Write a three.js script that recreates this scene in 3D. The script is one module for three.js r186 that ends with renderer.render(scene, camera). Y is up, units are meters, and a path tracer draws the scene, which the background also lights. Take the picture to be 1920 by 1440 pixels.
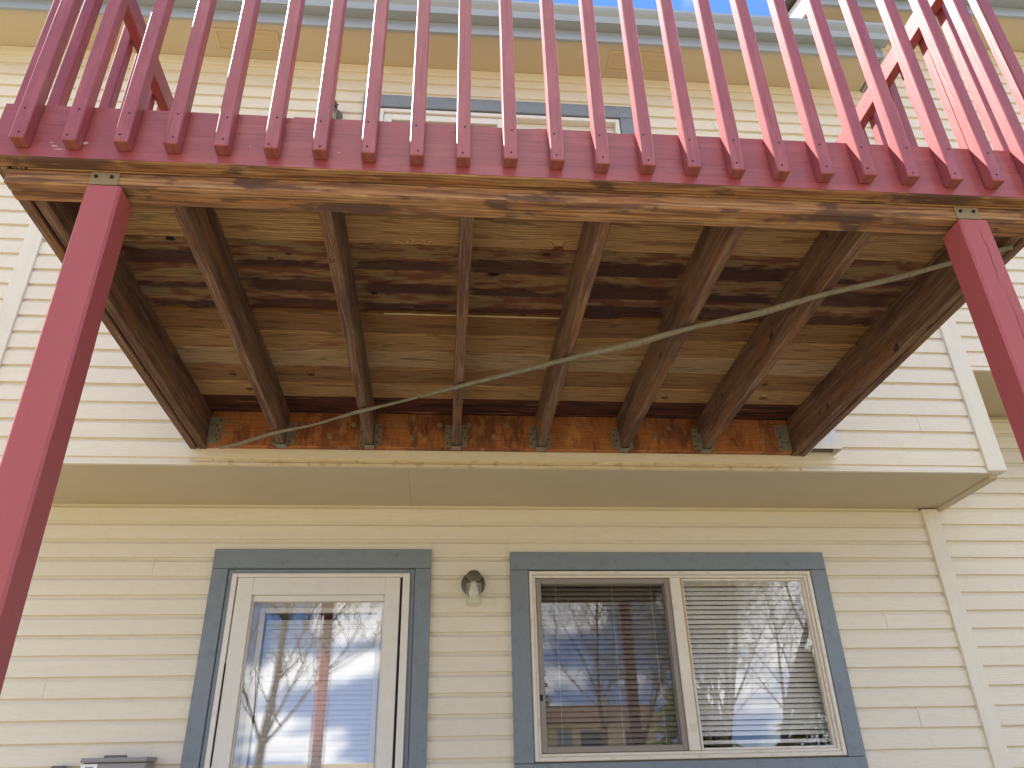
import * as THREE from 'three';
import { mergeGeometries } from 'three/addons/utils/BufferGeometryUtils.js';

// ------------------------------------------------------------------ camera, sky, sun, exposure
const scene = new THREE.Scene();
const camera = new THREE.PerspectiveCamera(2 * Math.atan(720 / 1458.9) * 180 / Math.PI, 4 / 3, 0.05, 900);
{
  const yaw = 0.0961, pitch = 0.4947, roll = -0.0263;
  const f = new THREE.Vector3(Math.sin(yaw) * Math.cos(pitch), Math.sin(pitch), -Math.cos(yaw) * Math.cos(pitch));
  const r = new THREE.Vector3(Math.cos(yaw), 0, Math.sin(yaw)), u = new THREE.Vector3().crossVectors(r, f);
  camera.position.set(-0.1744, 1.1013, 4.0042);
  camera.up.copy(u).multiplyScalar(Math.cos(roll)).addScaledVector(r, -Math.sin(roll));
  camera.lookAt(camera.position.clone().add(f));
}
const renderer = new THREE.WebGLRenderer({ antialias: true });
renderer.setSize(1024, 768);
renderer.toneMapping = THREE.LinearToneMapping;
renderer.toneMappingExposure = 3.15;
renderer.shadowMap.enabled = true;

const SUN = new THREE.Vector3(-0.654, 1, -0.345).normalize();      // read from the rail's and the rim board's shadows on the balusters
const sun = new THREE.DirectionalLight(new THREE.Color(1, 0.95, 0.87), 5);
sun.position.copy(SUN).multiplyScalar(60);
sun.castShadow = true; sun.shadow.radius = 1.5;
Object.assign(sun.shadow.camera, { left: -40, right: 40, top: 40, bottom: -40, near: 1, far: 160 });
sun.shadow.mapSize.set(4096, 4096);
scene.add(sun, sun.target);

// ------------------------------------------------------------------ noise
function rng(seed) { let s = seed >>> 0; return () => { s = (s + 0x6D2B79F5) >>> 0; let t = s; t = Math.imul(t ^ (t >>> 15), t | 1); t ^= t + Math.imul(t ^ (t >>> 7), t | 61); return ((t ^ (t >>> 14)) >>> 0) / 4294967296; }; }
const R = rng(7);
const rr = (a, b) => a + (b - a) * R();
function hash(x, y, s) { let h = Math.imul(x, 374761393) + Math.imul(y, 668265263) + Math.imul(s, 1442695041); h = Math.imul(h ^ (h >>> 13), 1274126177); return ((h ^ (h >>> 16)) >>> 0) / 4294967296; }
const GX = [], GY = []; for (let i = 0; i < 64; i++) { GX.push(Math.cos(i * 0.0981748)); GY.push(Math.sin(i * 0.0981748)); }
function pn(x, y, px, py, s) {                                       // gradient noise (0..1) that repeats after px, py cells
  const xi = Math.floor(x), yi = Math.floor(y), fx = x - xi, fy = y - yi, a = fx * fx * fx * (fx * (fx * 6 - 15) + 10), b = fy * fy * fy * (fy * (fy * 6 - 15) + 10);
  const x0 = ((xi % px) + px) % px, x1 = x0 + 1 === px ? 0 : x0 + 1, y0 = ((yi % py) + py) % py, y1 = y0 + 1 === py ? 0 : y0 + 1;
  const A = (hash(x0, y0, s) * 64) | 0, B = (hash(x1, y0, s) * 64) | 0, C = (hash(x0, y1, s) * 64) | 0, D = (hash(x1, y1, s) * 64) | 0;
  const p = GX[A] * fx + GY[A] * fy, q = GX[B] * (fx - 1) + GY[B] * fy, r = GX[C] * fx + GY[C] * (fy - 1), t = GX[D] * (fx - 1) + GY[D] * (fy - 1);
  return 0.5 + 0.8 * ((p + (q - p) * a) * (1 - b) + (r + (t - r) * a) * b);
}
function fbm(u, v, nu, nv, s, o = 4) { let a = 0.5, t = 0, w = 0; for (let i = 0; i < o; i++) { t += a * pn(u * nu, v * nv, nu, nv, s + i * 17); w += a; a *= 0.55; nu *= 2; nv *= 2; } return t / w; }
const ss = (a, b, x) => { const t = Math.min(1, Math.max(0, (x - a) / (b - a))); return t * t * (3 - 2 * t); };
const mix = (a, b, t) => [a[0] + (b[0] - a[0]) * t, a[1] + (b[1] - a[1]) * t, a[2] + (b[2] - a[2]) * t];

// sky: blue air and scattered white clouds, the same all round
{
  const W = 1024, H = 512, d = new Float32Array(W * H * 4), SKYX = 28.64, SKYZ = 29.92;
  const vn = (x, z, s, o) => { let a = 0.5, t = 0, w = 0, k = 1; for (let i = 0; i < o; i++) { t += a * pn(x * k + 50, z * k + 50, 100000, 100000, s + i); w += a; a *= 0.52; k *= 2.07; } return t / w; };
  for (let j = 0; j < H; j++) for (let i = 0; i < W; i++) {
    const el = ((j + 0.5) / H - 0.5) * Math.PI, az = ((i + 0.5) / W - 0.5) * 2 * Math.PI;
    const y = Math.sin(el), x = Math.cos(el) * Math.cos(az), z = Math.cos(el) * Math.sin(az), up = Math.max(0, y);
    const h = Math.exp(-up * 5);
    let c = mix([0.07, 0.17, 0.46], [0.25, 0.39, 0.67], h);
    const g = Math.max(0, x * SUN.x + y * SUN.y + z * SUN.z); const gl = Math.pow(g, 40) * 0.5;
    c = [c[0] + gl, c[1] + gl * 0.95, c[2] + gl * 0.85];
    if (y > 0) {
      const s = 1.15 / (y + 0.16), px = x * s, pz = z * s;
      const n = vn(px * 1.25 + SKYX, pz * 1.25 + SKYZ, 5, 6), cov = ss(0.495, 0.60, n), dens = ss(0.54, 0.72, n);
      c = mix(c, mix([1.5, 1.5, 1.5], [0.9, 0.92, 0.97], dens), cov * 0.95);
    } else c = mix(c, [0.2, 0.19, 0.15], ss(0, -0.05, y));
    d.set([c[0] * 0.78, c[1] * 0.78, c[2] * 0.78, 1], (j * W + i) * 4);
  }
  const t = new THREE.DataTexture(d, W, H, THREE.RGBAFormat, THREE.FloatType);
  t.mapping = THREE.EquirectangularReflectionMapping; t.magFilter = t.minFilter = THREE.LinearFilter; t.wrapS = THREE.RepeatWrapping; t.needsUpdate = true;
  scene.background = t; scene.environment = t;
}

// ------------------------------------------------------------------ textures and materials
function tex(W, H, fn, color = true) {
  const d = new Uint8Array(W * H * 4);
  for (let j = 0; j < H; j++) for (let i = 0; i < W; i++) { const c = fn((i + 0.5) / W, (j + 0.5) / H); const k = (j * W + i) * 4; if (typeof c === 'number') { d[k] = d[k + 1] = d[k + 2] = Math.max(0, Math.min(255, c * 255)); } else { d[k] = c[0]; d[k + 1] = c[1]; d[k + 2] = c[2]; } d[k + 3] = 255; }
  const t = new THREE.DataTexture(d, W, H); t.wrapS = t.wrapT = THREE.RepeatWrapping; t.magFilter = THREE.LinearFilter; t.minFilter = THREE.LinearMipmapLinearFilter; t.generateMipmaps = true;
  if (color) t.colorSpace = THREE.SRGBColorSpace; t.needsUpdate = true; return t;
}
// every wood sheet is TL metres along the grain and TW across
const TL = 2.4, TW = 0.6;
function woodGrain(u, v, s, knots, ring = 90, warp = 7) {                      // 0 light early wood .. 1 dark late wood
  let g = v * ring + warp * fbm(u, v, 3, 5, s, 3) + 1.2 * fbm(u, v, 14, 30, s + 5, 2), dark = 0;
  for (const [ku, kv, kr] of knots) {
    let du = Math.abs(u - ku), dv = Math.abs(v - kv); du = Math.min(du, 1 - du) * TL; dv = Math.min(dv, 1 - dv) * TW;
    const q = Math.hypot(du * 0.75, dv) / kr; g += 5 * Math.exp(-q * q * 0.25); dark = Math.max(dark, ss(1.25, 0.75, q + 0.5 * (fbm(u, v, 150, 60, s + 9, 2) - 0.5)));
  }
  const r = 0.5 + 0.5 * Math.sin(2 * Math.PI * g), st = fbm(u, v, 14, 260, s + 3, 3);
  return [Math.min(1, Math.pow(r, 2.2) * 0.55 + (st - 0.25) * 0.8), dark, st];
}
function knotsFor(seed, n, r0, r1) { const q = rng(seed), k = []; for (let i = 0; i < n; i++) k.push([q(), q(), r0 + (r1 - r0) * q()]); return k; }
function woodMaps(seed, n, ring, shade, warp) {
  const kn = knotsFor(seed, n, 0.008, 0.017), W = 1024, H = 256, d = new Float32Array(W * H);
  const map = tex(W, H, (u, v) => { const w = woodGrain(u, v, seed, kn, ring, warp); d[Math.floor(v * H) * W + Math.floor(u * W)] = 0.75 - w[0] * 0.5 - w[1] * 0.3; return shade(u, v, w); });
  const bump = tex(W, H, (u, v) => d[Math.floor(v * H) * W + Math.floor(u * W)], false);
  return { map, bump };
}
const wm = (m, color, rough = 0.82, bs = 0.0012) => new THREE.MeshStandardMaterial({ map: m.map, bumpMap: m.bump, bumpScale: bs, color, roughness: rough });
const mp = (seed, nu, nv, a, b) => (u, v) => ss(a, b, fbm(u, v, nu, nv, seed, 5));
const T = {};
T.fresh = woodMaps(21, 10, 64, (u, v, w) => { let c = mix([208, 180, 140], [136, 106, 74], Math.min(1, w[0] * 1.25)); c = mix(c, [158, 130, 92], 0.35 * ss(0.5, 0.7, fbm(u, v, 7, 16, 71, 5)));
  c = mix(c, [122, 80, 52], 0.55 * ss(0.60, 0.68, fbm(u, v, 10, 22, 72, 5))); c = mix(c, [108, 100, 68], 0.5 * ss(0.64, 0.72, fbm(u, v, 12, 14, 74, 4)));
  return mix(c, mix([112, 70, 40], [52, 30, 20], ss(0.35, 0.8, fbm(u, v, 300, 90, 24, 2))), w[1] * 0.85); }, 4);
const rot2 = mp(37, 7, 16, 0.54, 0.64);
// three old boards, one band each, drawn over their whole length: dark wet rot along the rear edge, ending at the joists
const BAYS = [-1.304, -0.9346, -0.5282, -0.1218, 0.2846, 0.691, 1.0974, 1.566];
function rotShade(u, v, w, b) {
  const x = -1.355 + u * 2.97; let k = 0; while (k < 6 && x > BAYS[k + 1]) k++;
  const c0 = hash(k, b, 71), t = (x - BAYS[k]) / (BAYS[k + 1] - BAYS[k]), ends = ss(0.02, 0.1 + 0.1 * c0, t + 0.12 * (fbm(u, v, 60, 8, 73, 3) - 0.5)) * ss(0.99, 0.9 - 0.1 * hash(k, b, 72), t);
  const rag = fbm(u, v, 26, 5, 75 + b, 5), edge = (0.2 + 0.5 * hash(k, b, 74)) + 0.55 * (rag - 0.5), a = ss(edge + 0.10, edge - 0.08, v + 0.25 * (w[2] - 0.5)) * ends * (0.72 + 0.28 * hash(k, b, 76));
  let c = mix([164, 132, 90], [100, 74, 50], w[0]); c = mix(c, [112, 104, 72], 0.45 * ss(0.45, 0.65, fbm(u, v, 14, 3, 77 + b, 4)));
  c = mix(c, mix([122, 68, 44], [84, 44, 32], w[2]), 0.8 * ss(0.44, 0.62, fbm(u, v, 18, 4, 79 + b, 5)));
  c = mix(c, mix([84, 46, 36], [44, 25, 22], w[2]), a * 0.95);
  c = mix(c, [38, 22, 20], 0.6 * ends * ss(0.07, 0.0, Math.abs(v - edge + 0.04)) * ss(0.4, 0.6, fbm(u, v, 30, 6, 83 + b, 3)));
  return mix(c, [30, 16, 14], w[1]);
}
T.rot = (() => { const kn = knotsFor(23, 9, 0.006, 0.011), W = 2048, H = 384, d = new Float32Array(W * H);
  const map = tex(W, H, (u, v) => { const b = Math.min(2, Math.floor(v * 3)), w = woodGrain(u, v, 23, kn, 50); d[Math.floor(v * H) * W + Math.floor(u * W)] = 0.75 - 0.6 * w[0] - 0.3 * w[1]; return rotShade(u, v * 3 - b, w, b); });
  return { map, bump: tex(W, H, (u, v) => d[Math.floor(v * H) * W + Math.floor(u * W)], false) }; })();
T.wet = woodMaps(29, 4, 60, (u, v, w) => { let c = mix([104, 54, 36], [62, 30, 22], w[0]); c = mix(c, [158, 112, 74], ss(0.66, 0.72, fbm(u, v, 9, 60, 91, 3))); return mix(c, [38, 20, 16], 0.8 * rot2(u, v)); });
T.joist = woodMaps(25, 6, 80, (u, v, w) => { let c = mix([138, 106, 82], [82, 58, 44], Math.min(1, w[0] * 1.2)); c = mix(c, [82, 53, 45], 0.75 * ss(0.44, 0.64, fbm(u, v, 5, 9, 61, 5))); c = mix(c, [150, 134, 112], 0.55 * ss(0.52, 0.7, fbm(u, v, 8, 40, 63, 5))); c = mix(c, [140, 92, 52], 0.5 * ss(0.56, 0.68, fbm(u, v, 7, 7, 65, 4))); return mix(c, [48, 30, 22], w[1] * 0.7); }, 4);
T.beam = woodMaps(27, 7, 44, (u, v, w) => { let c = mix([176, 138, 98], [118, 82, 55], w[0]); c = mix(c, [144, 92, 58], 0.5 * ss(0.46, 0.64, fbm(u, v, 4, 14, 51, 5))); c = mix(c, [84, 54, 42], 0.7 * ss(0.5, 0.64, fbm(u, v, 6, 60, 53, 5))); c = mix(c, [80, 58, 52], 0.8 * ss(0.56, 0.68, fbm(u, v, 12, 6, 57, 5))); c = mix(c, [176, 150, 112], 0.5 * ss(0.6, 0.7, fbm(u, v, 16, 30, 58, 4))); return mix(c, [40, 22, 16], w[1] * 0.85); }, 2);
T.ledger = woodMaps(33, 2, 40, (u, v, w) => {
  let c = mix([180, 116, 66], [140, 84, 48], w[0]); const wu = u + 0.012 * (fbm(u, v, 40, 12, 80, 3) - 0.5);
  c = mix(c, [108, 62, 38], 0.8 * ss(0.42, 0.62, 0.75 * fbm(wu, v, 16, 2, 81, 4) + 0.25 * fbm(wu, v, 130, 5, 82, 3)));
  c = mix(c, [74, 42, 30], 0.5 * ss(0.54, 0.68, 0.6 * fbm(wu, v, 24, 3, 84, 3) + 0.4 * fbm(wu, v, 220, 5, 83, 3)));
  return mix(c, [196, 150, 104], 0.5 * ss(0.56, 0.7, 0.7 * fbm(wu, v, 22, 3, 87, 5) + 0.3 * fbm(wu, v, 120, 10, 88, 3))); });
// painted timber
T.paintBump = tex(1024, 256, (u, v) => { const w = woodGrain(u, v, 45, [], 40); return 0.7 - 0.35 * w[0] - 0.4 * ss(0.76, 0.79, fbm(u, v, 4, 120, 47, 2)); }, false);
T.red = tex(1024, 256, (u, v) => { let c = mix([155, 79, 83], [142, 70, 75], fbm(u, v, 6, 8, 43, 4)); c = mix(c, [174, 102, 100], 0.35 * ss(0.52, 0.7, fbm(u, v, 14, 12, 42, 5))); c = mix(c, [126, 58, 66], 0.55 * ss(0.54, 0.72, fbm(u, v, 8, 90, 44, 4))); return mix(c, [110, 48, 52], 0.6 * ss(0.76, 0.79, fbm(u, v, 4, 120, 47, 2))); });
T.redPost = tex(512, 256, (u, v) => mix([166, 88, 90], [158, 81, 84], fbm(u, v, 6, 6, 46, 5)));
T.redEnd = tex(256, 256, (u, v) => { const g = 0.5 + 0.5 * Math.sin(2 * Math.PI * (v * 22 + 2 * fbm(u, v, 3, 3, 3, 3))); return mix([146, 84, 82], [126, 68, 68], 0.6 * g + 0.4 * fbm(u, v, 40, 40, 9, 3)); });
T.sidingBump = tex(1024, 256, (u, v) => { const g = v * 26 + 9 * fbm(u, v, 5, 3, 101, 3); return 0.5 + 0.32 * Math.sin(2 * Math.PI * g) * fbm(u, v, 7, 12, 103, 3) + 0.3 * (fbm(u, v, 24, 200, 105, 3) - 0.5); }, false);
T.siding = tex(1024, 256, (u, v) => { const c = mix([226, 219, 202], [219, 212, 195], fbm(u, v, 5, 7, 107, 4)); return mix(c, [212, 200, 168], 0.3 * ss(0.5, 0.8, fbm(u, v, 40, 16, 109, 4))); });
T.grime = tex(1024, 128, (u, v) => { let c = mix([226, 216, 192], [220, 208, 180], fbm(u, v, 6, 5, 117, 4)); c = mix(c, [206, 184, 142], 0.4 * ss(0.45, 0.65, fbm(u, v, 20, 12, 119, 5))); return mix(c, [164, 142, 104], 0.4 * ss(0.54, 0.74, fbm(u, v, 40, 12, 121, 5))); });
T.blotch = tex(512, 512, (u, v) => 0.55 + 0.45 * fbm(u, v, 6, 6, 131, 5), false);
T.trim = tex(512, 512, (u, v) => mix(mix([128, 138, 147], [120, 130, 140], fbm(u, v, 5, 5, 133, 5)), [96, 104, 112], 0.35 * ss(0.5, 0.8, fbm(u, v, 20, 20, 135, 4))));
T.gutter = tex(512, 512, (u, v) => mix([158, 168, 178], [148, 158, 169], fbm(u, v, 5, 5, 139, 5)));     // blue-grey enamel
T.soffit = tex(512, 512, (u, v) => mix([202, 189, 164], [194, 181, 156], fbm(u, v, 4, 6, 137, 5)));
T.white = tex(512, 512, (u, v) => mix(mix([226, 223, 216], [218, 215, 207], fbm(u, v, 5, 5, 141, 5)), [204, 199, 190], 0.3 * ss(0.5, 0.8, fbm(u, v, 16, 16, 143, 4))));
T.oldWhite = tex(512, 512, (u, v) => mix(mix([228, 223, 212], [216, 208, 192], fbm(u, v, 6, 6, 145, 5)), [188, 168, 134], 0.4 * ss(0.55, 0.75, fbm(u, v, 14, 14, 147, 5))));
T.zinc = tex(512, 512, (u, v) => mix(mix([146, 144, 132], [116, 113, 102], fbm(u, v, 12, 12, 151, 5)), [112, 86, 62], 0.6 * ss(0.6, 0.7, fbm(u, v, 20, 20, 153, 4))));
T.lawn = tex(1024, 1024, (u, v) => { const n = fbm(u, v, 12, 12, 161, 6), f = fbm(u, v, 180, 180, 163, 3); return mix(mix([156, 142, 112], [128, 118, 88], ss(0.4, 0.62, n)), [86, 78, 48], 0.6 * ss(0.5, 0.75, f)); });
T.concrete = tex(512, 512, (u, v) => mix([176, 170, 158], [150, 143, 130], fbm(u, v, 8, 8, 171, 6)));
T.shingle = tex(512, 512, (u, v) => { const row = Math.floor(v * 24), col = Math.floor(u * 12 + (row % 2) * 0.5); const k = hash(col % 12, row, 5); return mix([112, 98, 88], [80, 70, 64], 0.6 * k + 0.4 * fbm(u, v, 120, 120, 173, 3)); });
T.bark = tex(512, 512, (u, v) => mix([92, 80, 70], [56, 48, 42], fbm(u, v, 8, 60, 181, 5)));

const std = (o) => new THREE.MeshStandardMaterial(o);
const M = {
  fresh: [0xffffff, 0xd8c2a8, 0xfff2dc, 0xc8b090, 0xf0e0c4].map((c) => wm(T.fresh, c)),
  rot: wm(T.rot, 0xffffff, 0.9, 0.003),
  wet: wm(T.wet, 0xffffff, 0.85, 0.002),
  joist: wm(T.joist, 0xffffff, 0.88, 0.002),
  beam: wm(T.beam, 0xffffff, 0.8, 0.002),
  ledger: wm(T.ledger, 0xffffff, 0.7, 0.001),
  red: std({ map: T.red, bumpMap: T.paintBump, bumpScale: 0.0006, roughness: 0.36 }),
  redPost: std({ map: T.redPost, color: 0xfff0f0, bumpMap: T.paintBump, bumpScale: 0.0004, roughness: 0.45 }),
  redEnd: std({ map: T.redEnd, roughness: 0.9 }),
  siding: std({ map: T.siding, bumpMap: T.sidingBump, bumpScale: 0.0014, roughness: 0.55 }),
  sidingGrimy: std({ map: T.grime, bumpMap: T.sidingBump, bumpScale: 0.0007, roughness: 0.65 }),
  cornerBoard: std({ map: T.white, color: 0xfffcf0, roughness: 0.5 }),
  soffit: std({ map: T.soffit, bumpMap: T.blotch, bumpScale: 0.002, roughness: 0.75 }),
  vent: std({ map: T.soffit, color: 0xfff8ec, roughness: 0.7 }),
  trim: std({ map: T.trim, bumpMap: T.sidingBump, bumpScale: 0.0004, roughness: 0.6 }),
  gutter: std({ map: T.gutter, roughness: 0.35 }),
  white: std({ map: T.white, roughness: 0.4 }),
  oldWhite: std({ map: T.oldWhite, roughness: 0.5 }),
  screenFrame: std({ color: 0x8c857c, roughness: 0.5 }),
  gasket: std({ color: 0x1d1c1b, roughness: 0.8 }),
  mesh: std({ color: 0x3c3d3c, roughness: 0.9, transparent: true, opacity: 0.13 }),
  glass: new THREE.MeshPhysicalMaterial({ color: 0xffffff, transmission: 1, thickness: 0, roughness: 0.0, ior: 2.3 }),
  jarGlass: new THREE.MeshPhysicalMaterial({ color: 0xf0f2e8, transmission: 0.88, thickness: 0, roughness: 0.1, ior: 1.6 }),
  blind: std({ color: 0x9a9286, roughness: 0.6 }),
  blindWhite: std({ color: 0xe4e2dc, roughness: 0.6 }),
  interior: std({ color: 0xb8ad9a, roughness: 0.9 }),
  carpet: std({ color: 0x857766, roughness: 1 }),
  zinc: std({ map: T.zinc, metalness: 0.15, roughness: 0.6 }),
  zincPale: std({ map: T.white, color: 0xa09074, metalness: 0.05, roughness: 0.65 }),
  nail: std({ color: 0x2c2722, metalness: 0.4, roughness: 0.7 }),
  bronze: std({ map: T.zinc, color: 0xd0ccb8, metalness: 0.4, roughness: 0.55 }),
  porcelain: std({ color: 0xe6e2da, roughness: 0.3 }),
  greyBox: std({ map: T.white, color: 0xa3a2a8, roughness: 0.5 }),
  greyDark: std({ color: 0x66635f, roughness: 0.6 }),
  lawn: std({ map: T.lawn,  bumpMap: T.blotch, bumpScale: 0.03, roughness: 1 }),
  concrete: std({ map: T.concrete, roughness: 0.9 }),
  shingle: std({ map: T.shingle, roughness: 0.95 }),
  shingleRed: std({ map: T.shingle, color: 0xe8c4b4, roughness: 0.95 }),
  bark: std({ map: T.bark, roughness: 0.95 }),
  twig: std({ color: 0x4d423b, roughness: 0.95 }),
  bud: std({ color: 0x8f9458, roughness: 0.9, side: THREE.DoubleSide }),
  needles: std({ color: 0x76804a, roughness: 0.95, side: THREE.DoubleSide }),
  stucco: std({ map: T.siding, color: 0xf2e6c8, roughness: 0.8 }),
  darkPane: new THREE.MeshPhysicalMaterial({ color: 0x20242a, roughness: 0.05, metalness: 0 }),
};

// ------------------------------------------------------------------ helpers
const used = new Map();
function numbered(n) { const k = used.get(n) ?? 0; used.set(n, k + 1); return k ? `${n}_${String(k).padStart(3, '0')}` : n; }
function mesh(name, geo, mat, parent) { const m = new THREE.Mesh(geo, mat); m.name = name; m.castShadow = m.receiveShadow = true; parent.add(m); return m; }
function part(name, parent) { const g = new THREE.Group(); g.name = name; parent.add(g); return g; }
function thing(name, label, category, group, p = [0, 0, 0]) { const g = new THREE.Group(); g.name = numbered(name); g.position.set(...p); g.userData = { label, category }; if (group) g.userData.group = group; scene.add(g); return g; }
function structure(name, geo, mat) { const m = mesh(name, geo, mat, scene); m.userData.kind = 'structure'; return m; }
// chamfered board between two corners; grain runs along axis; uv in sheet units
function board(a, b, { axis = 'x', c = 0.003, tl = TL, tw = TW, uo, vo, wob } = {}) {
  const lo = a.map((v, i) => Math.min(v, b[i])), hi = a.map((v, i) => Math.max(v, b[i]));
  c = Math.min(c, ...hi.map((h, i) => (h - lo[i]) * 0.45));
  uo ??= R(); vo ??= R();
  const V = (sx, sy, sz, n) => [0, 1, 2].map((i) => { const s = [sx, sy, sz][i]; const e = s > 0 ? hi[i] : lo[i]; return i === n ? e : e - s * c; });
  const P = [], U = []; const ax = 'xyz'.indexOf(axis), o1 = (ax + 1) % 3, o2 = (ax + 2) % 3;
  const uvOf = (p, n) => n === ax ? [uo + (p[o1]) / tw, vo + p[o2] / tw] : [uo + p[ax] / tl, vo + (n === o1 ? p[o2] / tw : p[o1] / tw + 0.37)];
  const tri = (p, q, r, n) => { for (const k of [p, q, r]) { P.push(...k); U.push(...uvOf(k, n)); } };
  const ctr = [0, 1, 2].map((i) => (lo[i] + hi[i]) / 2);
  const quad = (p, q, r, s, n) => {
    const e1 = q.map((v, i) => v - p[i]), e2 = r.map((v, i) => v - p[i]);
    const nn = [e1[1] * e2[2] - e1[2] * e2[1], e1[2] * e2[0] - e1[0] * e2[2], e1[0] * e2[1] - e1[1] * e2[0]];
    const dd = p.reduce((t, v, i) => t + ((v + (s ?? r)[i] + r[i] + q[i]) / 4 - ctr[i]) * nn[i], 0);
    if (dd < 0) { tri(p, r, q, n); if (s) tri(p, s, r, n); } else { tri(p, q, r, n); if (s) tri(p, r, s, n); }
  };
  const at = (n, s1, v1, v2, sv) => { const s = [0, 0, 0]; s[n] = s1; s[(n + 1) % 3] = v1; s[(n + 2) % 3] = v2; return V(...s, sv ?? n); };
  for (let n = 0; n < 3; n++) for (const s of [-1, 1]) quad(at(n, s, -1, -1), at(n, s, 1, -1), at(n, s, 1, 1), at(n, s, -1, 1), n);
  for (let n = 0; n < 3; n++) { const m = (n + 1) % 3, l = (n + 2) % 3;                      // edges along l between faces n and m
    for (const s of [-1, 1]) for (const t of [-1, 1]) { const q = (w, f) => { const k = [0, 0, 0]; k[n] = s; k[m] = t; k[l] = w; return V(...k, f); }; quad(q(-1, n), q(1, n), q(1, m), q(-1, m), n); } }
  for (const x of [-1, 1]) for (const y of [-1, 1]) for (const z of [-1, 1]) quad(V(x, y, z, 0), V(x, y, z, 1), V(x, y, z, 2), null, 0);
  const g = new THREE.BufferGeometry();
  if (wob) for (let i = 0; i < P.length; i += 3) { const k = wob(P[i], P[i + 1], P[i + 2]); P[i] += k[0]; P[i + 1] += k[1]; P[i + 2] += k[2]; }
  g.setAttribute('position', new THREE.Float32BufferAttribute(P, 3)); g.setAttribute('uv', new THREE.Float32BufferAttribute(U, 2)); g.computeVertexNormals();
  return g;
}
const bx = (a, b, o) => board(a, b, { c: 0.0015, tl: 1, tw: 1, ...o });
// a closed profile in the y-z plane [[z, y], ...] drawn out along x
function prism(profile, x0, x1, tl = TL, tw = TW, uo = R(), vo = R()) {
  const P = [], U = []; const n = profile.length; let run = 0;
  const area = profile.reduce((t, [z, y], i) => { const [z2, y2] = profile[(i + 1) % n]; return t + z * y2 - z2 * y; }, 0);
  for (let i = 0; i < n; i++) {
    const [z0, y0] = profile[i], [z1, y1] = profile[(i + 1) % n], l = Math.hypot(z1 - z0, y1 - y0);
    const q = [[x0, y0, z0, run], [x1, y0, z0, run], [x1, y1, z1, run + l], [x0, y1, z1, run + l]];
    for (const k of area > 0 ? [0, 2, 1, 0, 3, 2] : [0, 1, 2, 0, 2, 3]) { const v = q[k]; P.push(v[0], v[1], v[2]); U.push(uo + v[0] / tl, vo + v[3] / tw); }
    run += l;
  }
  const tris = THREE.ShapeUtils.triangulateShape(profile.map(([z, y]) => new THREE.Vector2(z, y)), []);
  for (const [s, X] of [[1, x1], [-1, x0]]) for (const t of tris) for (const k of (s > 0) === (area > 0) ? [t[0], t[2], t[1]] : t) { const [z, y] = profile[k]; P.push(X, y, z); U.push(uo + z / tw, vo + y / tw); }
  const g = new THREE.BufferGeometry();
  g.setAttribute('position', new THREE.Float32BufferAttribute(P, 3)); g.setAttribute('uv', new THREE.Float32BufferAttribute(U, 2)); g.computeVertexNormals();
  return g;
}
function lathe(pts, seg = 24) { const g = new THREE.LatheGeometry(pts.map((p) => new THREE.Vector2(...p)), seg); return g; }
function place(g, x, y, z, rx = 0, ry = 0, rz = 0) { g.applyMatrix4(new THREE.Matrix4().compose(new THREE.Vector3(x, y, z), new THREE.Quaternion().setFromEuler(new THREE.Euler(rx, ry, rz)), new THREE.Vector3(1, 1, 1))); return g; }
const join = (gs) => mergeGeometries(gs.map((g) => { const k = g.index ? g.toNonIndexed() : g; for (const a of Object.keys(k.attributes)) if (!['position', 'normal', 'uv'].includes(a)) k.deleteAttribute(a); return k; }));

// ------------------------------------------------------------------ the ground, rising beyond the lawn
const rise = (x, z) => 3.3 * ss(12, 46, z) + (z > 16 ? 0.25 * (fbm(x / 600 + 0.5, z / 600 + 0.5, 40, 40, 401, 3) - 0.5) : 0);
{
  const g = new THREE.PlaneGeometry(600, 600, 120, 300); g.rotateX(-Math.PI / 2);
  const uv = g.attributes.uv, gp = g.attributes.position; for (let i = 0; i < uv.count; i++) { uv.setXY(i, uv.getX(i) * 120, uv.getY(i) * 120); gp.setY(i, rise(gp.getX(i), gp.getZ(i))); } g.computeVertexNormals();
  structure('ground', g, M.lawn);
  structure('patio', bx([-2.2, -0.08, 0.02], [2.4, 0.035, 2.2], { c: 0.01 }), M.concrete);
}

// ------------------------------------------------------------------ the townhouse
const A = 0.537;                                                     // face of the upper wall; the lower wall's face is z = 0
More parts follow.
